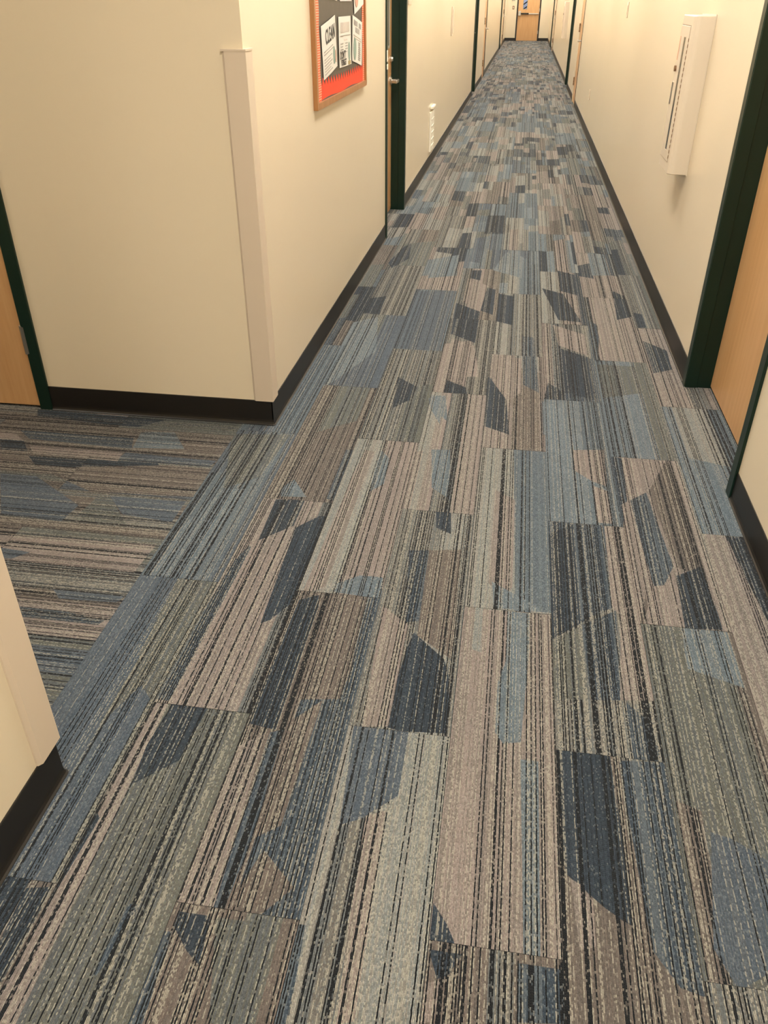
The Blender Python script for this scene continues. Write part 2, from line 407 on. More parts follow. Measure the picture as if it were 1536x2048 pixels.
obj('panic_rail', B(0.42, 0.81, -0.028, 0.02, 0.905, 0.945, 0.006, 2), STEEL, end_leaf)
# lit stairwell behind the end door's window
obj('wall_stairwell', B(-1.2, 1.2, YE+1.8, YE+1.9, 0, ZC), STAIRW, kind='structure')
bm = bmesh.new()
for k in range(5):
    z = 0.95+0.17*k
    vs = [bm.verts.new(c) for c in ((-0.9, YE+1.2, z-0.35), (0.6, YE+1.2, z+0.65), (0.6, YE+1.2, z+0.70), (-0.9, YE+1.2, z-0.30))]
    f = bm.faces.new(vs); r_ = bmesh.ops.extrude_face_region(bm, geom=[f])
    bmesh.ops.translate(bm, vec=(0, 0.04, 0), verts=[v for v in r_['geom'] if isinstance(v, bmesh.types.BMVert)])
obj('trim_3', bm, DARKGREY, kind='structure')
la = bpy.data.lights.new('stairwell_lamp', 'AREA'); la.energy = 30; la.size = 1.0; la.color = (0.85, 0.9, 1.0)
lo = bpy.data.objects.new('stairwell_lamp', la); C.objects.link(lo); lo.location = (0, YE+0.9, 2.3)

# ---------------------------------------------------------------- floor and carpet planks
PW, PL = 0.2413, 0.9655
floor = obj('floor', B(XB-WT, XR+WT+0.02, YB-WT, YE+2.0, -0.12, -0.0055), SLAB, kind='structure')
PAL = {  # zone: colour a, colour b, share of dark rows, share of light rows
 'N': ((0.024,0.035,0.047), (0.034,0.047,0.060), 0.30, 0.12),
 'M': ((0.040,0.057,0.074), (0.090,0.110,0.122), 0.30, 0.20),
 'S': ((0.074,0.096,0.117), (0.098,0.116,0.130), 0.15, 0.09),
 'K': ((0.098,0.125,0.142), (0.125,0.150,0.160), 0.22, 0.10),
 'T': ((0.120,0.154,0.172), (0.155,0.180,0.188), 0.16, 0.18),
 'L': ((0.215,0.225,0.205), (0.250,0.235,0.200), 0.22, 0.26),
 'P': ((0.270,0.222,0.190), (0.205,0.175,0.150), 0.22, 0.24),
 'B': ((0.155,0.126,0.104), (0.120,0.102,0.086), 0.26, 0.24),
 'O': ((0.122,0.124,0.102), (0.100,0.110,0.108), 0.18, 0.20),
 'G': ((0.165,0.155,0.132), (0.130,0.138,0.132), 0.32, 0.30)}
FAM = {'-5,-1': 'BGN', '-5,0': 'SOKO', '-5,1': 'KTSK', '-5,2': 'KOKS', '-4,-1': 'OGO', '-4,0': 'GP', '-4,1': 'OKB', '-4,2': 'SKOS', '-4,3': 'GPK',
       '-3,-1': 'BO', '-3,0': 'BMG', '-3,1': 'PLL', '-3,2': 'KOG', '-3,3': 'SKT', '-2,-1': 'LLG', '-2,0': 'PGL', '-2,1': 'PLGT', '-2,2': 'PGN', '-2,3': 'PGB',
       '-1,-1': 'BG', '-1,0': 'LLPP', '-1,1': 'TLK', '-1,2': 'GPBL', '-1,3': 'PGL', '0,-1': 'GB', '0,0': 'MMG', '0,1': 'LTK', '0,2': 'PGM', '0,3': 'PGNL',
       '1,-1': 'OG', '1,0': 'OBK', '1,1': 'PGB', '1,2': 'KOTK', '1,3': 'PGL', '2,0': 'PG', '2,1': 'LTK', '2,2': 'GPB', '2,3': 'PGO', '3,0': 'SK', '3,1': 'SKO', '3,2': 'KG'}
CARPET_GAIN = 1.14; TINT = (0.96, 1.0, 1.09)
ZONES='''
-5,0 O -0.89 1.79 -0.87 1.45 -0.77 1.44 -0.77 1.8
-5,0 S -0.89 1.13 -0.86 0.8 -0.78 0.81 -0.78 1.31 -0.82 1.35
-5,1 T -0.98 1.79 -0.86 1.79 -0.84 2.31 -0.92 2.3 -0.98 2.04
-5,1 O -1.02 2.71 -0.92 2.3 -0.82 2.4 -0.79 2.74
-5,-1 N -0.82 0.8 -0.81 0.63 -0.77 0.63 -0.77 0.81
-4,-1 P -0.79 0.77 -0.76 0.56 -0.71 0.57 -0.73 1.3 -0.77 1.3
-4,-1 N -0.73 1.17 -0.72 1.06 -0.64 1.14 -0.63 1.3 -0.72 1.3
-4,-1 N -0.8 0.64 -0.77 0.63 -0.75 0.97 -0.77 0.99 -0.79 0.81
-4,-1 M -0.62 0.66 -0.61 0.67 -0.59 0.8 -0.61 0.8
-4,0 N -0.72 2.26 -0.71 2.01 -0.62 2.11 -0.62 2.27
-4,0 M -0.78 1.31 -0.73 1.31 -0.72 1.97 -0.73 1.98 -0.75 1.9 -0.78 1.37
-4,0 N -0.62 1.88 -0.61 1.61 -0.57 1.64 -0.53 1.72 -0.52 2.18 -0.55 2.18 -0.61 2.1
-4,0 P -0.71 1.59 -0.7 1.32 -0.58 1.34 -0.61 2.1 -0.64 2.09 -0.7 1.99
-3,0 N -0.52 1.27 -0.45 1.26 -0.45 1.72 -0.46 1.77 -0.51 1.74 -0.52 1.37
-3,0 P -0.53 0.81 -0.45 0.81 -0.47 1.25 -0.52 1.2
-3,0 B -0.44 1.66 -0.43 1.36 -0.32 1.38 -0.31 1.5 -0.32 1.79 -0.44 1.78
-3,0 M -0.32 1.79 -0.31 1.38 -0.24 1.39 -0.26 1.76
-3,0 M -0.46 1.25 -0.45 0.81 -0.43 0.81 -0.4 1.28
-3,0 B -0.43 1.28 -0.42 0.97 -0.37 1.01 -0.36 1.37
-3,0 M -0.36 0.85 -0.31 0.88 -0.3 0.91 -0.25 1.31 -0.36 1.37
-3,0 B -0.43 0.81 -0.37 0.8 -0.31 0.88 -0.39 0.95
-3,1 P -0.51 1.76 -0.45 1.81 -0.44 2.65 -0.48 2.66 -0.49 2.48
-3,1 T -0.42 2.52 -0.41 2.36 -0.37 2.42 -0.38 2.61 -0.42 2.67
-3,1 T -0.42 1.79 -0.28 1.78 -0.29 1.88 -0.36 1.88 -0.42 1.83
-4,1 T -0.72 2.34 -0.71 2.28 -0.62 2.29 -0.69 2.4
-4,1 M -0.55 2.29 -0.52 2.28 -0.52 2.65 -0.55 2.65
-2,0 N -0.17 2.27 -0.16 2.17 -0.11 2.14 -0.12 2.27
-2,0 M -0.23 2.03 -0.2 1.69 -0.16 1.7 -0.17 2.04
-2,0 B -0.17 2.04 -0.16 1.64 -0.06 1.56 -0.07 2.06
-2,0 N -0.2 1.31 -0.16 1.3 -0.05 1.31 -0.06 1.49 -0.08 1.56 -0.17 1.65 -0.18 1.59 -0.19 1.47
-2,0 P -0.27 1.75 -0.25 1.3 -0.19 1.31 -0.19 1.68
-2,1 T -0.23 2.7 -0.2 2.42 -0.13 2.35 -0.16 2.71
-2,1 P -0.37 2.61 -0.34 2.26 -0.26 2.27 -0.26 2.69
-2,1 T -0.3 3.19 -0.27 3.06 -0.22 2.92 -0.22 3.2
-2,-1 S -0.27 1.3 -0.25 1.03 -0.21 1.05 -0.14 1.12 -0.14 1.3
-2,-1 P -0.2 1.06 -0.19 0.82 -0.18 0.65 -0.15 0.66 -0.16 1.08
-2,-1 M -0.29 0.63 -0.26 0.64 -0.27 0.81 -0.29 0.81
-3,-1 N -0.51 0.77 -0.47 0.73 -0.44 0.71 -0.45 0.8 -0.51 0.8
-3,-1 M -0.57 0.59 -0.5 0.6 -0.51 0.76 -0.53 0.76 -0.56 0.67
-3,-1 O -0.44 0.8 -0.39 0.62 -0.35 0.63 -0.37 0.8
-1,-1 N -0.04 0.8 -0.02 0.75 -0 0.76 0.02 0.8
-1,-1 P -0.05 0.67 -0.02 0.68 -0.01 0.75 -0.04 0.74
-1,-1 M 0.12 0.7 0.2 0.71 0.2 0.8 0.12 0.8
-1,0 T 0.06 1.33 0.08 1.3 0.12 1.31 0.14 1.64 0.14 1.78 0.08 1.78 0.06 1.51
-1,0 P 0.01 1.78 0.02 1.4 0.04 1.4 0.08 1.58 0.08 1.78
-1,0 N -0.04 0.81 0.01 0.81 -0.01 0.85 -0.04 0.89
-1,0 P 0.04 0.8 0.13 0.82 0.12 1.26 0.05 1.31
-1,0 T 0.12 1.26 0.13 0.81 0.16 0.81 0.16 1.26
-1,0 P 0.16 0.81 0.2 0.81 0.2 1.23 0.16 1.22
-1,1 K 0.08 2.75 0.1 1.8 0.2 1.79 0.2 2.75
-1,1 P 0.02 1.9 0.07 1.85 0.09 1.89 0.09 2.38 0.02 2.44
-1,1 T 0.03 1.91 0.04 1.79 0.19 1.79
0,-1 N 0.2 1.3 0.21 0.99 0.28 0.93 0.31 0.91 0.33 0.9 0.33 1.06 0.32 1.3
0,-1 P 0.22 0.98 0.23 0.84 0.26 0.85 0.26 0.94 0.24 0.97
0,-1 M 0.34 1.29 0.35 1.06 0.36 0.86 0.4 0.8 0.44 0.79 0.45 1.14 0.44 1.3
0,0 N 0.2 1.68 0.26 1.74 0.29 1.77 0.3 1.99 0.28 2.26 0.2 2.19
0,0 M 0.28 1.77 0.37 1.84 0.38 2.27 0.28 2.27
0,0 P 0.37 1.84 0.39 1.81 0.43 1.78 0.46 1.78 0.46 2.05 0.44 2.27 0.38 2.26
0,0 M 0.28 1.75 0.29 1.47 0.36 1.48 0.38 1.83
0,0 O 0.2 1.46 0.28 1.47 0.27 1.74 0.2 1.67
0,0 P 0.36 1.48 0.44 1.49 0.45 1.77 0.39 1.81
0,0 M 0.37 1.3 0.44 1.3 0.42 1.42 0.37 1.48
0,1 T 0.28 2.27 0.4 2.28 0.41 2.49 0.37 2.55 0.28 2.63
0,1 P 0.3 2.62 0.36 2.55 0.41 2.52 0.42 2.8 0.3 2.78
0,1 P 0.36 2.28 0.41 2.28 0.41 2.49 0.36 2.52
1,0 T 0.54 1.62 0.67 1.57 0.67 1.79 0.55 1.78
1,0 B 0.45 0.81 0.49 0.81 0.5 1.18 0.45 1.2
1,0 S 0.47 0.88 0.5 0.81 0.56 0.85 0.61 1.08 0.55 1.12 0.51 1.13
1,1 M 0.4 2.28 0.44 2.27 0.47 2.44 0.48 2.74 0.44 2.75
1,1 M 0.48 2.44 0.49 2.12 0.5 1.96 0.53 1.97 0.57 2.07 0.54 2.5
1,1 P 0.44 1.78 0.48 1.96 0.48 2.44 0.45 2.41
1,1 B 0.55 2.51 0.58 2.07 0.66 2 0.66 2.6 0.64 2.75
1,1 N 0.56 1.78 0.66 1.79 0.66 1.85 0.65 2.08 0.57 2.02
1,1 P 0.45 1.78 0.55 1.79 0.56 1.97 0.49 1.94
2,0 P 0.67 1.53 0.72 1.54 0.8 1.87 0.76 2.27 0.69 2.27
2,0 N 0.76 2.26 0.78 1.96 0.79 1.84 0.83 2.03 0.82 2.26
* N -0.79 4.45 -0.76 4.21 -0.67 4.2 -0.68 4.52
* N -0.77 5.21 -0.73 5.09 -0.65 5.33 -0.68 5.73 -0.72 5.62
* N -0.27 4.46 -0.26 3.96 -0.13 3.85 -0.13 4.33
* N -0.14 4.8 -0.13 4.35 -0.06 4.29 -0.06 4.74
* N -0.04 4.19 0.05 4.14 0.05 4.63 -0.04 4.67
* N 0.21 4.81 0.29 4.26 0.41 4.24 0.33 4.72
* N 0.31 5.2 0.32 4.77 0.43 4.69 0.42 5.11
* N 0.29 3.31 0.42 3.25 0.42 3.74 0.29 3.84
* N -0.05 3.43 -0.04 2.93 0.06 2.87 0.03 3.38
* N -0.45 3.37 -0.43 3.04 -0.37 3.13 -0.35 3.27
* N -0.23 3.23 -0.13 3.23 -0.14 3.3 -0.23 3.37
* N 0.2 3.23 0.27 3.23 0.29 3.31 0.22 3.41
* N 0.6 4.31 0.68 4.37 0.68 4.73 0.62 4.82
* N 0.69 4.2 0.74 4.21 0.74 4.42 0.69 4.45
* N 0.7 3.59 0.79 3.65 0.8 3.89 0.7 4.01
* M 0.43 3.71 0.47 3.7 0.49 4.21 0.44 4.29
* M 0.1 3.99 0.11 3.37 0.18 3.29 0.16 3.97
* N -0.36 5.64 -0.27 5.62 -0.28 6.09 -0.35 6.06
* N -0.19 6.07 -0.04 6.09 -0.05 6.68 -0.19 6.66
* N -0.22 4.95 -0.16 4.91 -0.16 5.13 -0.22 5.12
* S -0.51 3.72 -0.29 3.72 -0.29 4.68 -0.51 4.64
* T -0.79 4.05 -0.77 3.2 -0.73 3.27 -0.6 3.67 -0.67 4.16
* T -0.51 5.32 -0.48 4.91 -0.31 4.99 -0.33 5.47
* T -0.09 5.14 0.09 5 0.1 5.48 -0.02 5.59
* T 0.52 5.12 0.63 5.14 0.63 5.63 0.52 5.67
* T -0.29 3.16 -0.27 3.06 -0.19 2.95 -0.22 3.2
* T 0.19 2.89 0.28 2.91 0.28 3.15 0.19 3.21
* O 0.45 3.28 0.65 3.37 0.63 3.66 0.45 3.66
* P -0.24 4.49 -0.13 4.33 -0.11 4.81 -0.24 4.95
* P -0.25 3.9 -0.24 3.4 -0.09 3.43 -0.13 3.81
* P 0.26 4.18 0.28 3.88 0.42 3.76 0.42 4.05
* P 0.46 3.73 0.66 3.73 0.66 4.24 0.5 4.17
* P -0.04 3.69 -0.03 3.4 0.05 3.17 0.1 3.28 0.1 3.68
B N -1.89 2.8 -1.86 2.74 -1.5 2.71 -1.41 2.71 -1.32 2.79
B N -1.9 2.53 -1.85 2.45 -1.74 2.45 -1.8 2.53
B N -1.72 2.42 -1.66 2.36 -1.15 2.36 -1.22 2.44
B M -1.86 2.61 -1.79 2.55 -1.36 2.53 -1.39 2.62
B T -1.38 2.67 -1.36 2.54 -1.16 2.56 -1.25 2.69
B S -1.38 2.44 -1.02 2.44 -1.01 2.49 -1.37 2.5
B P -1.93 2.58 -1.9 2.53 -1.8 2.53 -1.86 2.58
B P -1.76 2.5 -1.71 2.44 -1.37 2.43 -1.38 2.5
B B -1.64 2.34 -1.37 2.21 -1 2.23 -1.01 2.43 -1.18 2.43
B S -1.75 2.28 -1.6 2.03 -1.38 2.02 -1.37 2.12 -1.52 2.22 -1.61 2.28
B O -1.35 2.03 -1.16 2.03 -1.28 2.18 -1.33 2.19
B S -1.29 2.19 -1.2 2.09 -1.02 2.07 -1.02 2.2
B P -1.54 1.92 -1.46 1.79 -1.03 1.79 -1.02 1.94
B S -1.5 1.85 -1.47 1.8 -1.43 1.8 -1.39 1.84
B S -1.23 1.68 -1.19 1.64 -1.02 1.65 -1.01 1.68
B M -1.33 1.59 -1.29 1.55 -1.03 1.55 -1.02 1.57 -1.15 1.59
'''

ZL = []
for ln in ZONES.strip().split('\n'):
    q = ln.split(); v = list(map(float, q[2:])); ZL.append((q[0], q[1], [(v[i], v[i+1]) for i in range(0, len(v), 2)]))
def clip(poly, a, b):
    """split convex poly by the line a->b: (left part, right part)"""
    ins, out = [], []; n = len(poly)
    def side(pt): return (b[0]-a[0])*(pt[1]-a[1])-(b[1]-a[1])*(pt[0]-a[0])
    for i in range(n):
        p, q = poly[i], poly[(i+1) % n]; sp_, sq = side(p), side(q)
        if sp_ >= -1e-9: ins.append(p)
        if sp_ <= 1e-9: out.append(p)
        if (sp_ > 1e-9 and sq < -1e-9) or (sp_ < -1e-9 and sq > 1e-9):
            tt = sp_/(sp_-sq); x = (p[0]+(q[0]-p[0])*tt, p[1]+(q[1]-p[1])*tt); ins.append(x); out.append(x)
    return ins, out
def area(P): return 0.5*sum(P[i][0]*P[(i+1) % len(P)][1]-P[(i+1) % len(P)][0]*P[i][1] for i in range(len(P)))
def carve(pieces, Z, ztype):
    if area(Z) < 0: Z = Z[::-1]
    res = []
    for ty, P in pieces:
        cur = P
        for i in range(len(Z)):
            if len(cur) < 3: break
            cin, cout = clip(cur, Z[i], Z[(i+1) % len(Z)])
            if len(cout) >= 3 and abs(area(cout)) > 2e-6: res.append((ty, cout))
            cur = cin
        if len(cur) >= 3 and abs(area(cur)) > 2e-6: res.append((ztype, cur))
    return res
def intersect(P, Z):
    cur = P
    for i in range(len(Z)):
        if len(cur) < 3: return []
        cur, _ = clip(cur, Z[i], Z[(i+1) % len(Z)])
    return cur
def gen(rng, u0, u1, v0, v1, muted, fam=None):
    """bands of yarn rows cut off at a slant where the colour changes"""
    types = fam or ('OGBLPKOLGT' if muted else 'NMSTPPLOGKNLPTBOKL')
    if not muted:
        types = rng.choice(('PPNGLB', 'PGNMLP', 'KTSLOK', 'LTPGKL', 'NPGBOM', 'LLPTGN', 'OKGBPN'))
    out = []; a = u0
    while a < u1-1e-4:
        b = min(u1, a+(rng.choice((0.035, 0.05, 0.065, 0.085, 0.11)) if not muted else rng.choice((0.03, 0.045, 0.07, 0.11, 0.14))))
        if u1-b < 0.02: b = u1
        v = v0; sl = 0.0
        while v < v1-1e-4:
            nv = v+rng.uniform(0.14, 0.62) if not muted else v+rng.uniform(0.5, 1.6); ns = rng.choice((-0.5, -0.35, 0.35, 0.5, 0.9))*(b-a)
            if nv+abs(ns) > v1-0.08: nv, ns = v1, 0.0
            out.append((rng.choice(types), [(a, v), (b, v+sl), (b, nv+ns), (a, nv)])); v, sl = nv, ns
        a = b
    return out
def plank_mesh(parts, swap, rng, zoff, off):
    verts, faces, cols, cols2, uvs, mats = [], [], [], [], [], []
    for top, outline in parts:
        for ty, P in top:
            c1, c2, pd, pl = PAL[ty]
            j = rng.uniform(0.93, 1.07)*CARPET_GAIN
            if area(P) < 0: P = P[::-1]
            i0 = len(verts)
            for (x, y) in P: verts.append((y, x, zoff) if swap else (x, y, zoff))
            idx = list(range(i0, i0+len(P)))
            if swap: idx = idx[::-1]; PP = P[::-1]
            else: PP = P
            faces.append(idx); mats.append(0)
            cols += [tuple(c*j*q for c, q in zip(c1, TINT))+(pd,)]*len(P); cols2 += [tuple(c*j*q for c, q in zip(c2, TINT))+(pl,)]*len(P)
            uvs += [(x+off[0], y+off[1]) for x, y in PP]
        n = len(outline)
        for i in range(n):
            a, b = outline[i], outline[(i+1) % n]; i0 = len(verts)
            for (x, y), z in ((a, zoff), (a, -0.0055), (b, -0.0055), (b, zoff)): verts.append((y, x, z) if swap else (x, y, z))
            faces.append([i0, i0+1, i0+2, i0+3] if not swap else [i0+3, i0+2, i0+1, i0]); mats.append(1)
            cols += [(0.03, 0.03, 0.03, 1)]*4; cols2 += [(0.03, 0.03, 0.03, 0)]*4; uvs += [(0, 0)]*4
    return verts, faces, cols, cols2, uvs, mats
def build_mesh(name, datas):
    V, Fa, A, A2, UV, MI = [], [], [], [], [], []
    for v, f, c, c2, uv, mi in datas:
        o = len(V); V += v; Fa += [[i+o for i in q] for q in f]; A += c; A2 += c2; UV += uv; MI += mi
    me = bpy.data.meshes.new(name); me.from_pydata(V, [], Fa)
    at = me.attributes.new('zone', 'FLOAT_COLOR', 'CORNER'); at.data.foreach_set('color', [x for c in A for x in c])
    at = me.attributes.new('zone2', 'FLOAT_COLOR', 'CORNER'); at.data.foreach_set('color', [x for c in A2 for x in c])
    ul = me.uv_layers.new(name='UVMap'); ul.data.foreach_set('uv', [x for c in UV for x in c])
    me.polygons.foreach_set('material_index', MI); me.update()
    return me
def rects_of(x0, x1, y0, y1, areas, gap=0.0005):
    o = []
    for (a, b, c, d) in areas:
        p, q, r, s = max(x0, a), min(x1, b), max(y0, c), min(y1, d)
        if q-p > 0.004 and s-r > 0.004: o.append((p+gap*(p == x0), q-gap*(q == x1), r+gap*(r == y0), s-gap*(s == y1)))
    return o
AREAS = [(XL, XR, YB, YE), (-1.006, XL, YN, YF)]
for a, wd, r, k in LEFT_DOORS:
    if k == 'green': AREAS.append((XL-r-0.03, XL, a, a+wd))
for a, wd, r, k in RIGHT_DOORS:
    if k == 'green': AREAS.append((XR, XR+r+0.03, a, a+wd))
n_plank = 0; far = []
order = []
for k in range(-6, 5):
    x0 = 0.2+PW*k; b0 = 1.3003 if k % 2 == 0 else 0.8175
    for n in range(-5, 40):
        y0 = b0+PL*n
        if y0+PL < YB or y0 > YE: continue
        order.append((y0, k, n, x0))
order.sort()
for y0, k, n, x0 in order:
    rs = rects_of(x0, x0+PW, y0, y0+PL, AREAS)
    if not rs: continue
    rng = random.Random(k*977+n*131+5)
    manual = [z for z in ZL if z[0] == '%d,%d' % (k, n) or (z[0] == '*' and intersect([(x0, y0), (x0+PW, y0), (x0+PW, y0+PL), (x0, y0+PL)], z[2] if area(z[2]) > 0 else z[2][::-1]))]
    fam = FAM.get('%d,%d' % (k, n)); top0 = gen(rng, x0, x0+PW, y0, y0+PL, bool(fam), fam)
    for z in manual: top0 = carve(top0, z[2], z[1])
    parts = []
    for (a, b, c, d) in rs:
        R = [(a, c), (b, c), (b, d), (a, d)]; top = []
        for ty, P in top0:
            if area(P) < 0: P = P[::-1]
            q = intersect(P, R)
            if len(q) >= 3 and abs(area(q)) > 1e-6: top.append((ty, q))
        parts.append((top, R))
    data = plank_mesh(parts, False, rng, rng.uniform(-0.0003, 0.0003), (rng.uniform(0, 50), rng.uniform(0, 50)))
    if y0 < -1.2 or y0 > 22.5: far.append(data); continue
    n_plank += 1
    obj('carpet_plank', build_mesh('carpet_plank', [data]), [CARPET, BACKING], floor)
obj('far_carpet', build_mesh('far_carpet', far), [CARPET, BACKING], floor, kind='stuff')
# branch corridor: planks laid crosswise (u runs along y, v along x)
BA = [(YN, YF, XB, -1.006), (YF, YF+0.034, BD[0], BD[0]+BD[1])]
for k in range(0, 9):
    u0 = YN-0.06+PW*k
    for n in range(0, 4):
        v1 = -1.006-PL*n+(PL/2 if k % 2 else 0); v0 = v1-PL
        rs = rects_of(u0, u0+PW, v0, v1, BA)
        if not rs: continue
        rng = random.Random(k*57+n*991+77)
        zz = [[(y, x) for x, y in P] for kk, ty, P in ZL if kk == 'B']; tt = [ty for kk, ty, P in ZL if kk == 'B']
        top0 = gen(rng, u0, u0+PW, v0, v1, True, ('GOB', 'KOG', 'BGP', 'SKO')[(k*3+n) % 4])
        for P, ty in zip(zz, tt): top0 = carve(top0, P, ty)
        parts = []
        for (a, b, c, d) in rs:
            R = [(a, c), (b, c), (b, d), (a, d)]; top = []
            for ty, P in top0:
                if area(P) < 0: P = P[::-1]
                q = intersect(P, R)
                if len(q) >= 3 and abs(area(q)) > 1e-6: top.append((ty, q))
            parts.append((top, R))
        data = plank_mesh(parts, True, rng, rng.uniform(-0.0003, 0.0003), (rng.uniform(0, 50), rng.uniform(0, 50)))
        n_plank += 1
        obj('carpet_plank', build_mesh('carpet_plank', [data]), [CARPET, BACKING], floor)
print('planks', n_plank)

# ---------------------------------------------------------------- bulletin board on the left wall
BY0, BY1, BZ0, BZ1 = 3.750, 4.985, 1.038, 1.95
bb = empty('bulletin_board', (XL, BY0, BZ0), PI/2, label='oak framed bulletin board with charcoal backing and orange border on the left wall', category='bulletin board')
W_, H_ = BY1-BY0, BZ1-BZ0; fw = 0.026; ft = 0.020
bm = bmesh.new()
def fr_piece(pts):
    lo = [bm.verts.new((x, -0.0005, z)) for x, z in pts]; hi = [bm.verts.new((x, -ft, z)) for x, z in pts]
    for i in range(4): bm.faces.new((lo[i], lo[(i+1) % 4], hi[(i+1) % 4], hi[i]))
    bm.faces.new(lo); bm.faces.new(hi[::-1])
for pts in (((0,0),(W_,0),(W_-fw,fw),(fw,fw)), ((0,H_),(fw,H_-fw),(W_-fw,H_-fw),(W_,H_)), ((0,0),(fw,fw),(fw,H_-fw),(0,H_)), ((W_,0),(W_,H_),(W_-fw,H_-fw),(W_-fw,fw))):
    fr_piece(pts)
bmesh.ops.recalc_face_normals(bm, faces=bm.faces)
obj('frame', bm, OAK, bb)
obj('backing', B(fw, W_-fw, -0.008, -0.001, fw, H_-fw), CHARCOAL, bb)
rng = random.Random(4)
# bottom border with toothed upper edge
bm = bmesh.new(); x = fw+0.001; top = [];
nT = 20; stp = (W_-2*fw-0.002)/nT
lo_z = fw+0.001
for i in range(nT):
    xa = fw+0.001+i*stp
    h0 = 0.112-0.012*math.sin(i/nT*PI)
    vs = [bm.verts.new((px, -0.0095, pz)) for px, pz in ((xa, lo_z+0.006*math.sin(i*0.35)**2), (xa+stp, lo_z+0.006*math.sin((i+1)*0.35)**2), (xa+stp, h0-0.026), (xa+stp*0.30, h0+0.006), (xa, h0-0.026))]
    f = bm.faces.new(vs); r_ = bmesh.ops.extrude_face_region(bm, geom=[f]); bmesh.ops.translate(bm, vec=(0, 0.0012, 0), verts=[v for v in r_['geom'] if isinstance(v, bmesh.types.BMVert)])
bmesh.ops.recalc_face_normals(bm, faces=bm.faces)
obj('bottom_border', bm, ORANGE, bb)
# side borders: orange strips with fine white stripes
STR = None
def stripe_mat():
    mt, t, b = nt('orange_white_stripe'); tc = N(t, 'ShaderNodeTexCoord'); s = N(t, 'ShaderNodeSeparateXYZ'); t.links.new(tc.outputs['Object'], s.inputs[0])
    mm = N(t, 'ShaderNodeMath', operation='MULTIPLY'); mm.inputs[1].default_value = 1/0.0095; t.links.new(s.outputs[2], mm.inputs[0])
    fr = N(t, 'ShaderNodeMath', operation='FRACT'); t.links.new(mm.outputs[0], fr.inputs[0])
    gt = N(t, 'ShaderNodeMath', operation='GREATER_THAN'); gt.inputs[1].default_value = 0.55; t.links.new(fr.outputs[0], gt.inputs[0])
    mx = N(t, 'ShaderNodeMix', data_type='RGBA'); mx.inputs['A'].default_value = (0.90, 0.12, 0.03, 1); mx.inputs['B'].default_value = (0.85, 0.42, 0.30, 1)
    t.links.new(gt.outputs[0], mx.inputs['Factor']); t.links.new(mx.outputs['Result'], b.inputs['Base Color']); b.inputs['Roughness'].default_value = 0.5
    return mt
STR = stripe_mat()
for xa, xb in ((fw+0.001, fw+0.092), (W_-fw-0.05, W_-fw-0.001)):
    bm = bmesh.new(); n = 44; hh = H_-2*fw-0.002
    for i in range(n):
        z0 = fw+0.001+i*hh/n; z1 = z0+hh/n
        wv = 0.006*math.sin(i*0.8); wv2 = 0.006*math.sin((i+1)*0.8)
        if xa < 0.2: pts = ((xa, z0), (xb+wv, z0), (xb+wv2, z1), (xa, z1))
        else: pts = ((xa+wv, z0), (xb, z0), (xb, z1), (xa+wv2, z1))
        vs = [bm.verts.new((px, -0.0105, pz)) for px, pz in pts]
        f = bm.faces.new(vs); r_ = bmesh.ops.extrude_face_region(bm, geom=[f]); bmesh.ops.translate(bm, vec=(0, 0.0009, 0), verts=[v for v in r_['geom'] if isinstance(v, bmesh.types.BMVert)])
    bmesh.ops.recalc_face_normals(bm, faces=bm.faces)
    obj('side_border', bm, STR, bb)
# flyers (own things, pinned to the board); local x along the wall, local y into the wall, rotated by 'tilt'
def flyer(label, yc, zc, wdt, hgt, tilt, items, oval=None, grp='white flyers pinned to the bulletin board'):
    root = empty('flyer', (XL+0.0105, yc, zc), PI/2, label=label, category='flyer', group=grp)
    root.rotation_euler = (0, -tilt, PI/2); root.rotation_mode = 'XYZ'
    bm = bmesh.new(); n = 6
    rows = []
    for i in range(n+1):
        x = -wdt/2+wdt*i/n; bow = 0.002*math.cos(i/n*2*PI)
        rows.append([bm.verts.new((x, -0.0025+bow*0.5, z)) for z in (-hgt/2, hgt/2)]+[bm.verts.new((x, -0.0017+bow*0.5, z)) for z in (hgt/2, -hgt/2)])
    for i in range(n):
        for j in range(4): bm.faces.new((rows[i][j], rows[i+1][j], rows[i+1][(j+1) % 4], rows[i][(j+1) % 4]))
    bm.faces.new(rows[0]); bm.faces.new(rows[-1][::-1]); bmesh.ops.recalc_face_normals(bm, faces=bm.faces)
    obj('sheet', bm, PAPER, root)
    for it in items:
        if it[0] == 'text':
            _, s, x, z, size, xs, mat, bold = it
            me = text_mesh(s, size, xs, bold)
            o = obj('lettering', me, mat, root); o.location = (x, -0.0042, z); o.rotation_euler = (PI/2, 0, 0)
        elif it[0] == 'lines':
            _, segs, mat, th = it; bm = bmesh.new()
            for x0, x1, z in segs: box(bm, x0, x1, -0.0043, -0.0030, z-th/2, z+th/2)
            obj('print_lines', bm, mat, root, kind='stuff')
        elif it[0] == 'oval':
            _, x, z, rx, rz_, mat, nm = it; bm = bmesh.new()
            vs = [bm.verts.new((x+rx*math.cos(a*PI/10), -0.0042, z+rz_*math.sin(a*PI/10))) for a in range(20)]
            f = bm.faces.new(vs); r_ = bmesh.ops.extrude_face_region(bm, geom=[f]); bmesh.ops.translate(bm, vec=(0, 0.001, 0), verts=[v for v in r_['geom'] if isinstance(v, bmesh.types.BMVert)])
            bmesh.ops.recalc_face_normals(bm, faces=bm.faces); obj(nm, bm, mat, root)
    return root
rg = random.Random(9)
def para(x0, x1, z0, n, dz, ragged=0.25): return [(x0, x1-rg.random()*ragged*(x1-x0), z0-i*dz) for i in range(n)]
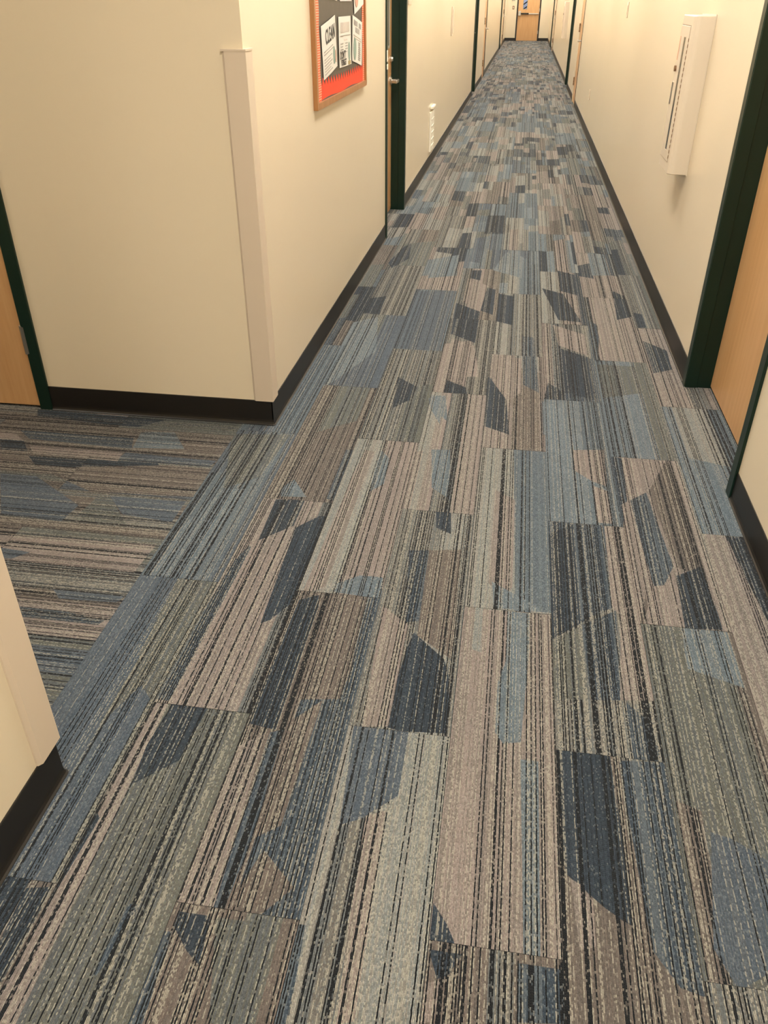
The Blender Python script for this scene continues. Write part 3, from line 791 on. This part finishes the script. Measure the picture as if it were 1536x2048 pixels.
def glyphs(x0, x1, z, h, n):
    # unreadable blocks of print: a row of short upright strokes
    return [(x0+(x1-x0)*i/n, x0+(x1-x0)*(i+0.6)/n, z) for i in range(n)], h
flyer('white flyer headed CLEAN, tilted up to the right', 4.060, 1.262, 0.302, 0.206, 0.125,
  [('text', 'CLEAN', 0.020, 0.046, 0.078, 0.76, INK, 0.0016), ('lines', para(-0.125, 0.09, 0.000, 2, 0.011), GREYINK, 0.003),
   ('lines', para(-0.125, 0.04, -0.030, 6, 0.0115), GREYINK, 0.003), ('oval', 0.085, -0.045, 0.022, 0.036, TEAL, 'printed_plant'), ('oval', 0.118, -0.055, 0.012, 0.026, TERRA, 'printed_flower')])
s1, h1 = glyphs(-0.11, 0.11, 0.060, 0.04, 9)
flyer("white upright flyer with DON'T FORGET and a printed cactus", 4.425, 1.270, 0.300, 0.208, 0.0,
  [('lines', s1, PALEINK, h1), ('lines', [(-0.12, 0.125, 0.026)], GREYINK, 0.003), ('lines', [(-0.04, 0.04, 0.008)], PALEINK, 0.006),
   ('lines', [(x, x+0.05+0.02*rg.random(), z) for z in (-0.006, -0.018, -0.030, -0.042) for x in (-0.12, -0.01)], GREYINK, 0.0035),
   ('text', "DON'T", -0.070, -0.055, 0.046, 0.86, INK, 0.0012), ('text', 'FORGET', -0.050, -0.086, 0.036, 0.92, INK, 0.0010),
   ('oval', 0.09, -0.046, 0.028, 0.042, TEAL, 'printed_cactus'), ('lines', [(0.06, 0.12, -0.093)], OCHRE, 0.016)])
s3, h3 = glyphs(-0.105, 0.0, 0.074, 0.022, 5); s4, h4 = glyphs(0.03, 0.10, 0.074, 0.022, 3); s5, h5 = glyphs(-0.06, 0.05, 0.045, 0.022, 5)
flyer('white flyer tilted down to the right with a large printed leaf', 4.752, 1.258, 0.272, 0.200, -0.14,
  [('lines', s3+s4, GREYINK, h3), ('lines', s5, GREYINK, h5), ('lines', [(-0.11, 0.09, 0.018), (-0.10, 0.11, 0.008)], PALEINK, 0.0035),
   ('oval', -0.075, -0.040, 0.036, 0.052, TEAL, 'printed_leaf'), ('lines', [(0.02, 0.02+0.05+0.015*rg.random(), -0.005-0.0095*i) for i in range(9)], GREYINK, 0.0065)])
flyer('white flyer above the CLEAN flyer, cut off by the photo edge', 4.115, 1.545, 0.29, 0.200, -0.06, [('lines', para(-0.12, 0.12, 0.05, 8, 0.013), GREYINK, 0.003)])
flyer('white flyer in the middle of the upper row', 4.465, 1.535, 0.29, 0.200, 0.0, [('lines', para(-0.12, 0.12, 0.05, 8, 0.013), GREYINK, 0.003)])
flyer('white flyer with a terracotta drawing in the upper row', 4.80, 1.508, 0.27, 0.22, 0.16, [('oval', -0.07, -0.045, 0.045, 0.045, TERRA, 'printed_pot'), ('lines', para(-0.10, 0.12, 0.07, 4, 0.013), GREYINK, 0.003)])

# ---------------------------------------------------------------- extinguisher cabinets on the right wall
def cabinet(yn, label):
    """local x -> -y (towards the camera), local y -> +x (into the wall)"""
    Wc, Hc, D = 0.34, 0.662, 0.092; z0 = 0.721
    root = empty('extinguisher_cabinet', (XR, yn+0.0, z0), -PI/2, label=label, category='cabinet')
    rx, ry = 0.030, 0.034          # softly rounded front edges
    bm = bmesh.new()
    def prof(z, ins=0.0):
        P = [(0-ins, 0), (0-ins, -(D-ry))]
        for i in range(1, 8):
            a = PI/2*i/7; P.append((-rx+(rx-ins)*math.cos(a), -(D-ry)-(ry-ins)*math.sin(a)))
        for i in range(7, 0, -1):
            a = PI/2*i/7; P.append((-Wc+rx-(rx-ins)*math.cos(a), -(D-ry)-(ry-ins)*math.sin(a)))
        P += [(-Wc+ins, -(D-ry)), (-Wc+ins, 0)]
        return [bm.verts.new((x, y, z)) for x, y in P]
    rings = [prof(0, 0.003), prof(0.003), prof(Hc-0.003), prof(Hc, 0.003)]
    for a, b in zip(rings, rings[1:]):
        n = len(a)
        for i in range(n-1): bm.faces.new((a[i], a[i+1], b[i+1], b[i]))
        bm.faces.new((a[-1], a[0], b[0], b[-1]))
    bm.faces.new(rings[0]); bm.faces.new(rings[-1][::-1]); bmesh.ops.recalc_face_normals(bm, faces=bm.faces)
    obj('body', bm, CABINET, root)
    obj('back_flange', B(-Wc-0.004, 0.004, -0.004, -0.0005, -0.004, Hc+0.004), CABINET, root)
    dx0, dx1, dz0, dz1 = -Wc+0.035, -0.066, 0.050, 0.620
    obj('door_gap', B(dx0-0.003, dx1+0.003, -D-0.0005, -D+0.004, dz0-0.003, dz1+0.003), BROWNPL, root)
    dr = obj('door', B(dx0, dx1, -D-0.003, -D+0.003, dz0, dz1, 0.001, 1), CABINET, root)
    # narrow window with its raised rubber edge
    obj('window', B(-0.175, -0.122, -D-0.0042, -D-0.0028, 0.095, 0.575), BLACKWIN, dr)
    bm = bmesh.new()
    for a in ((-0.179, -0.175, 0.091, 0.579), (-0.122, -0.118, 0.091, 0.579), (-0.175, -0.122, 0.575, 0.579), (-0.175, -0.122, 0.091, 0.095)):
        box(bm, a[0], a[1], -D-0.0055, -D-0.002, a[2], a[3])
    obj('window_frame', bm, CABINET, dr)
    # hinge pin segments along the near edge
    bm = bmesh.new()
    for i in range(22): box(bm, -0.0655, -0.0615, -D-0.003, -D+0.001, 0.065+0.0235*i, 0.065+0.0235*i+0.014)
    obj('hinge', bm, BROWNPL, dr)
    bm = box(bmesh.new(), -0.288, -0.250, -D-0.0042, -D-0.0028, 0.285, 0.380, 0.002, 1)
    obj('pull_recess', bm, BLACKWIN, dr)
    bm = bmesh.new()
    box(bm, -0.292, -0.288, -D-0.008, -D-0.002, 0.281, 0.384, 0.001, 1); box(bm, -0.250, -0.246, -D-0.006, -D-0.002, 0.281, 0.384, 0.001, 1); box(bm, -0.288, -0.250, -D-0.006, -D-0.002, 0.380, 0.384)
    obj('pull_rim', bm, CABINET, dr)
    bm = cyl(bmesh.new(), (-0.268, -D-0.002, 0.440), (-0.268, -D-0.012, 0.440), 0.013, 18)
    obj('lock', bm, BROWNPL, dr)
    obj('label_strip', B(-0.295, -0.270, -D-0.0036, -D-0.0028, 0.475, 0.575), REDLAB, dr)
    return root
cabinet(4.352, 'cream metal extinguisher cabinet with narrow dark window, near the right doorway')
cabinet(20.2, 'small far cream extinguisher cabinet beyond the second right green doorway')

# ---------------------------------------------------------------- small wall plates
def plate(name, label, cat, loc, rz, w_, h_, t_, mat, extra=None):
    r = empty(name, loc, rz, label=label, category=cat)
    obj('plate', B(-w_/2, w_/2, -t_, -0.0005, -h_/2, h_/2, min(0.003, t_*0.4), 2), mat, r)
    if extra: extra(r, t_)
    return r
def panel_extra(r, t_):
    obj('top_flap', B(-0.10, 0.17, -0.030, -0.001, 0.205, 0.225, 0.003, 1), WHITEP, r)
    bm = bmesh.new()
    for i in range(5): box(bm, -0.12, 0.12, -t_-0.004, -t_+0.001, -0.13+0.06*i, -0.124+0.06*i)
    obj('grille_rib', bm, WHITEP, r)
plate('access_panel', 'white access panel low on the left wall above the baseboard', 'access panel', (XL, 8.84, 0.325), PI/2, 0.30, 0.36, 0.018, WHITEP, panel_extra)
def thermo(r, t_):
    obj('rail', B(-0.055, 0.055, -t_-0.006, -t_+0.001, -0.12, 0.12, 0.002, 1), GUARD, r)
plate('wall_chase', 'narrow cream cover plate higher on the left wall before the second green doorway', 'cover plate', (XL, 10.93, 1.22), PI/2, 0.15, 0.29, 0.016, GUARD, thermo)
def sw(r, t_):
    obj('rocker', B(-0.017, 0.017, -t_-0.004, -t_+0.001, -0.033, 0.033, 0.002, 1), GUARD, r)
plate('room_sign', 'small cream sign plate just past the first green doorway on the left', 'sign', (XL, 6.985, 1.49), PI/2, 0.15, 0.17, 0.008, CABINET, None)
plate('light_switch', 'cream switch plate on the right wall beyond the extinguisher cabinet', 'switch', (XR, 8.22, 1.365), -PI/2, 0.075, 0.115, 0.007, GUARD, sw)
def outl(r, t_):
    for z in (-0.02, 0.02):
        s = obj('socket', B(-0.014, 0.014, -t_-0.002, -t_+0.001, z-0.012, z+0.012, 0.001, 1), GUARD, r)
plate('power_outlet', 'cream power outlet low on the right wall before the flush wood door', 'outlet', (XR, 11.4, 0.44), -PI/2, 0.075, 0.115, 0.006, GUARD, outl)
plate('wall_switch', 'brown plate on the end wall, left of the end door', 'switch', (-0.625, YE, 1.13), 0, 0.075, 0.115, 0.01, BROWNPL, sw)
plate('alarm_plate', 'grey plate on the end wall above the brown plate', 'plate', (-0.64, YE, 1.44), 0, 0.13, 0.17, 0.02, GREYPL, None)
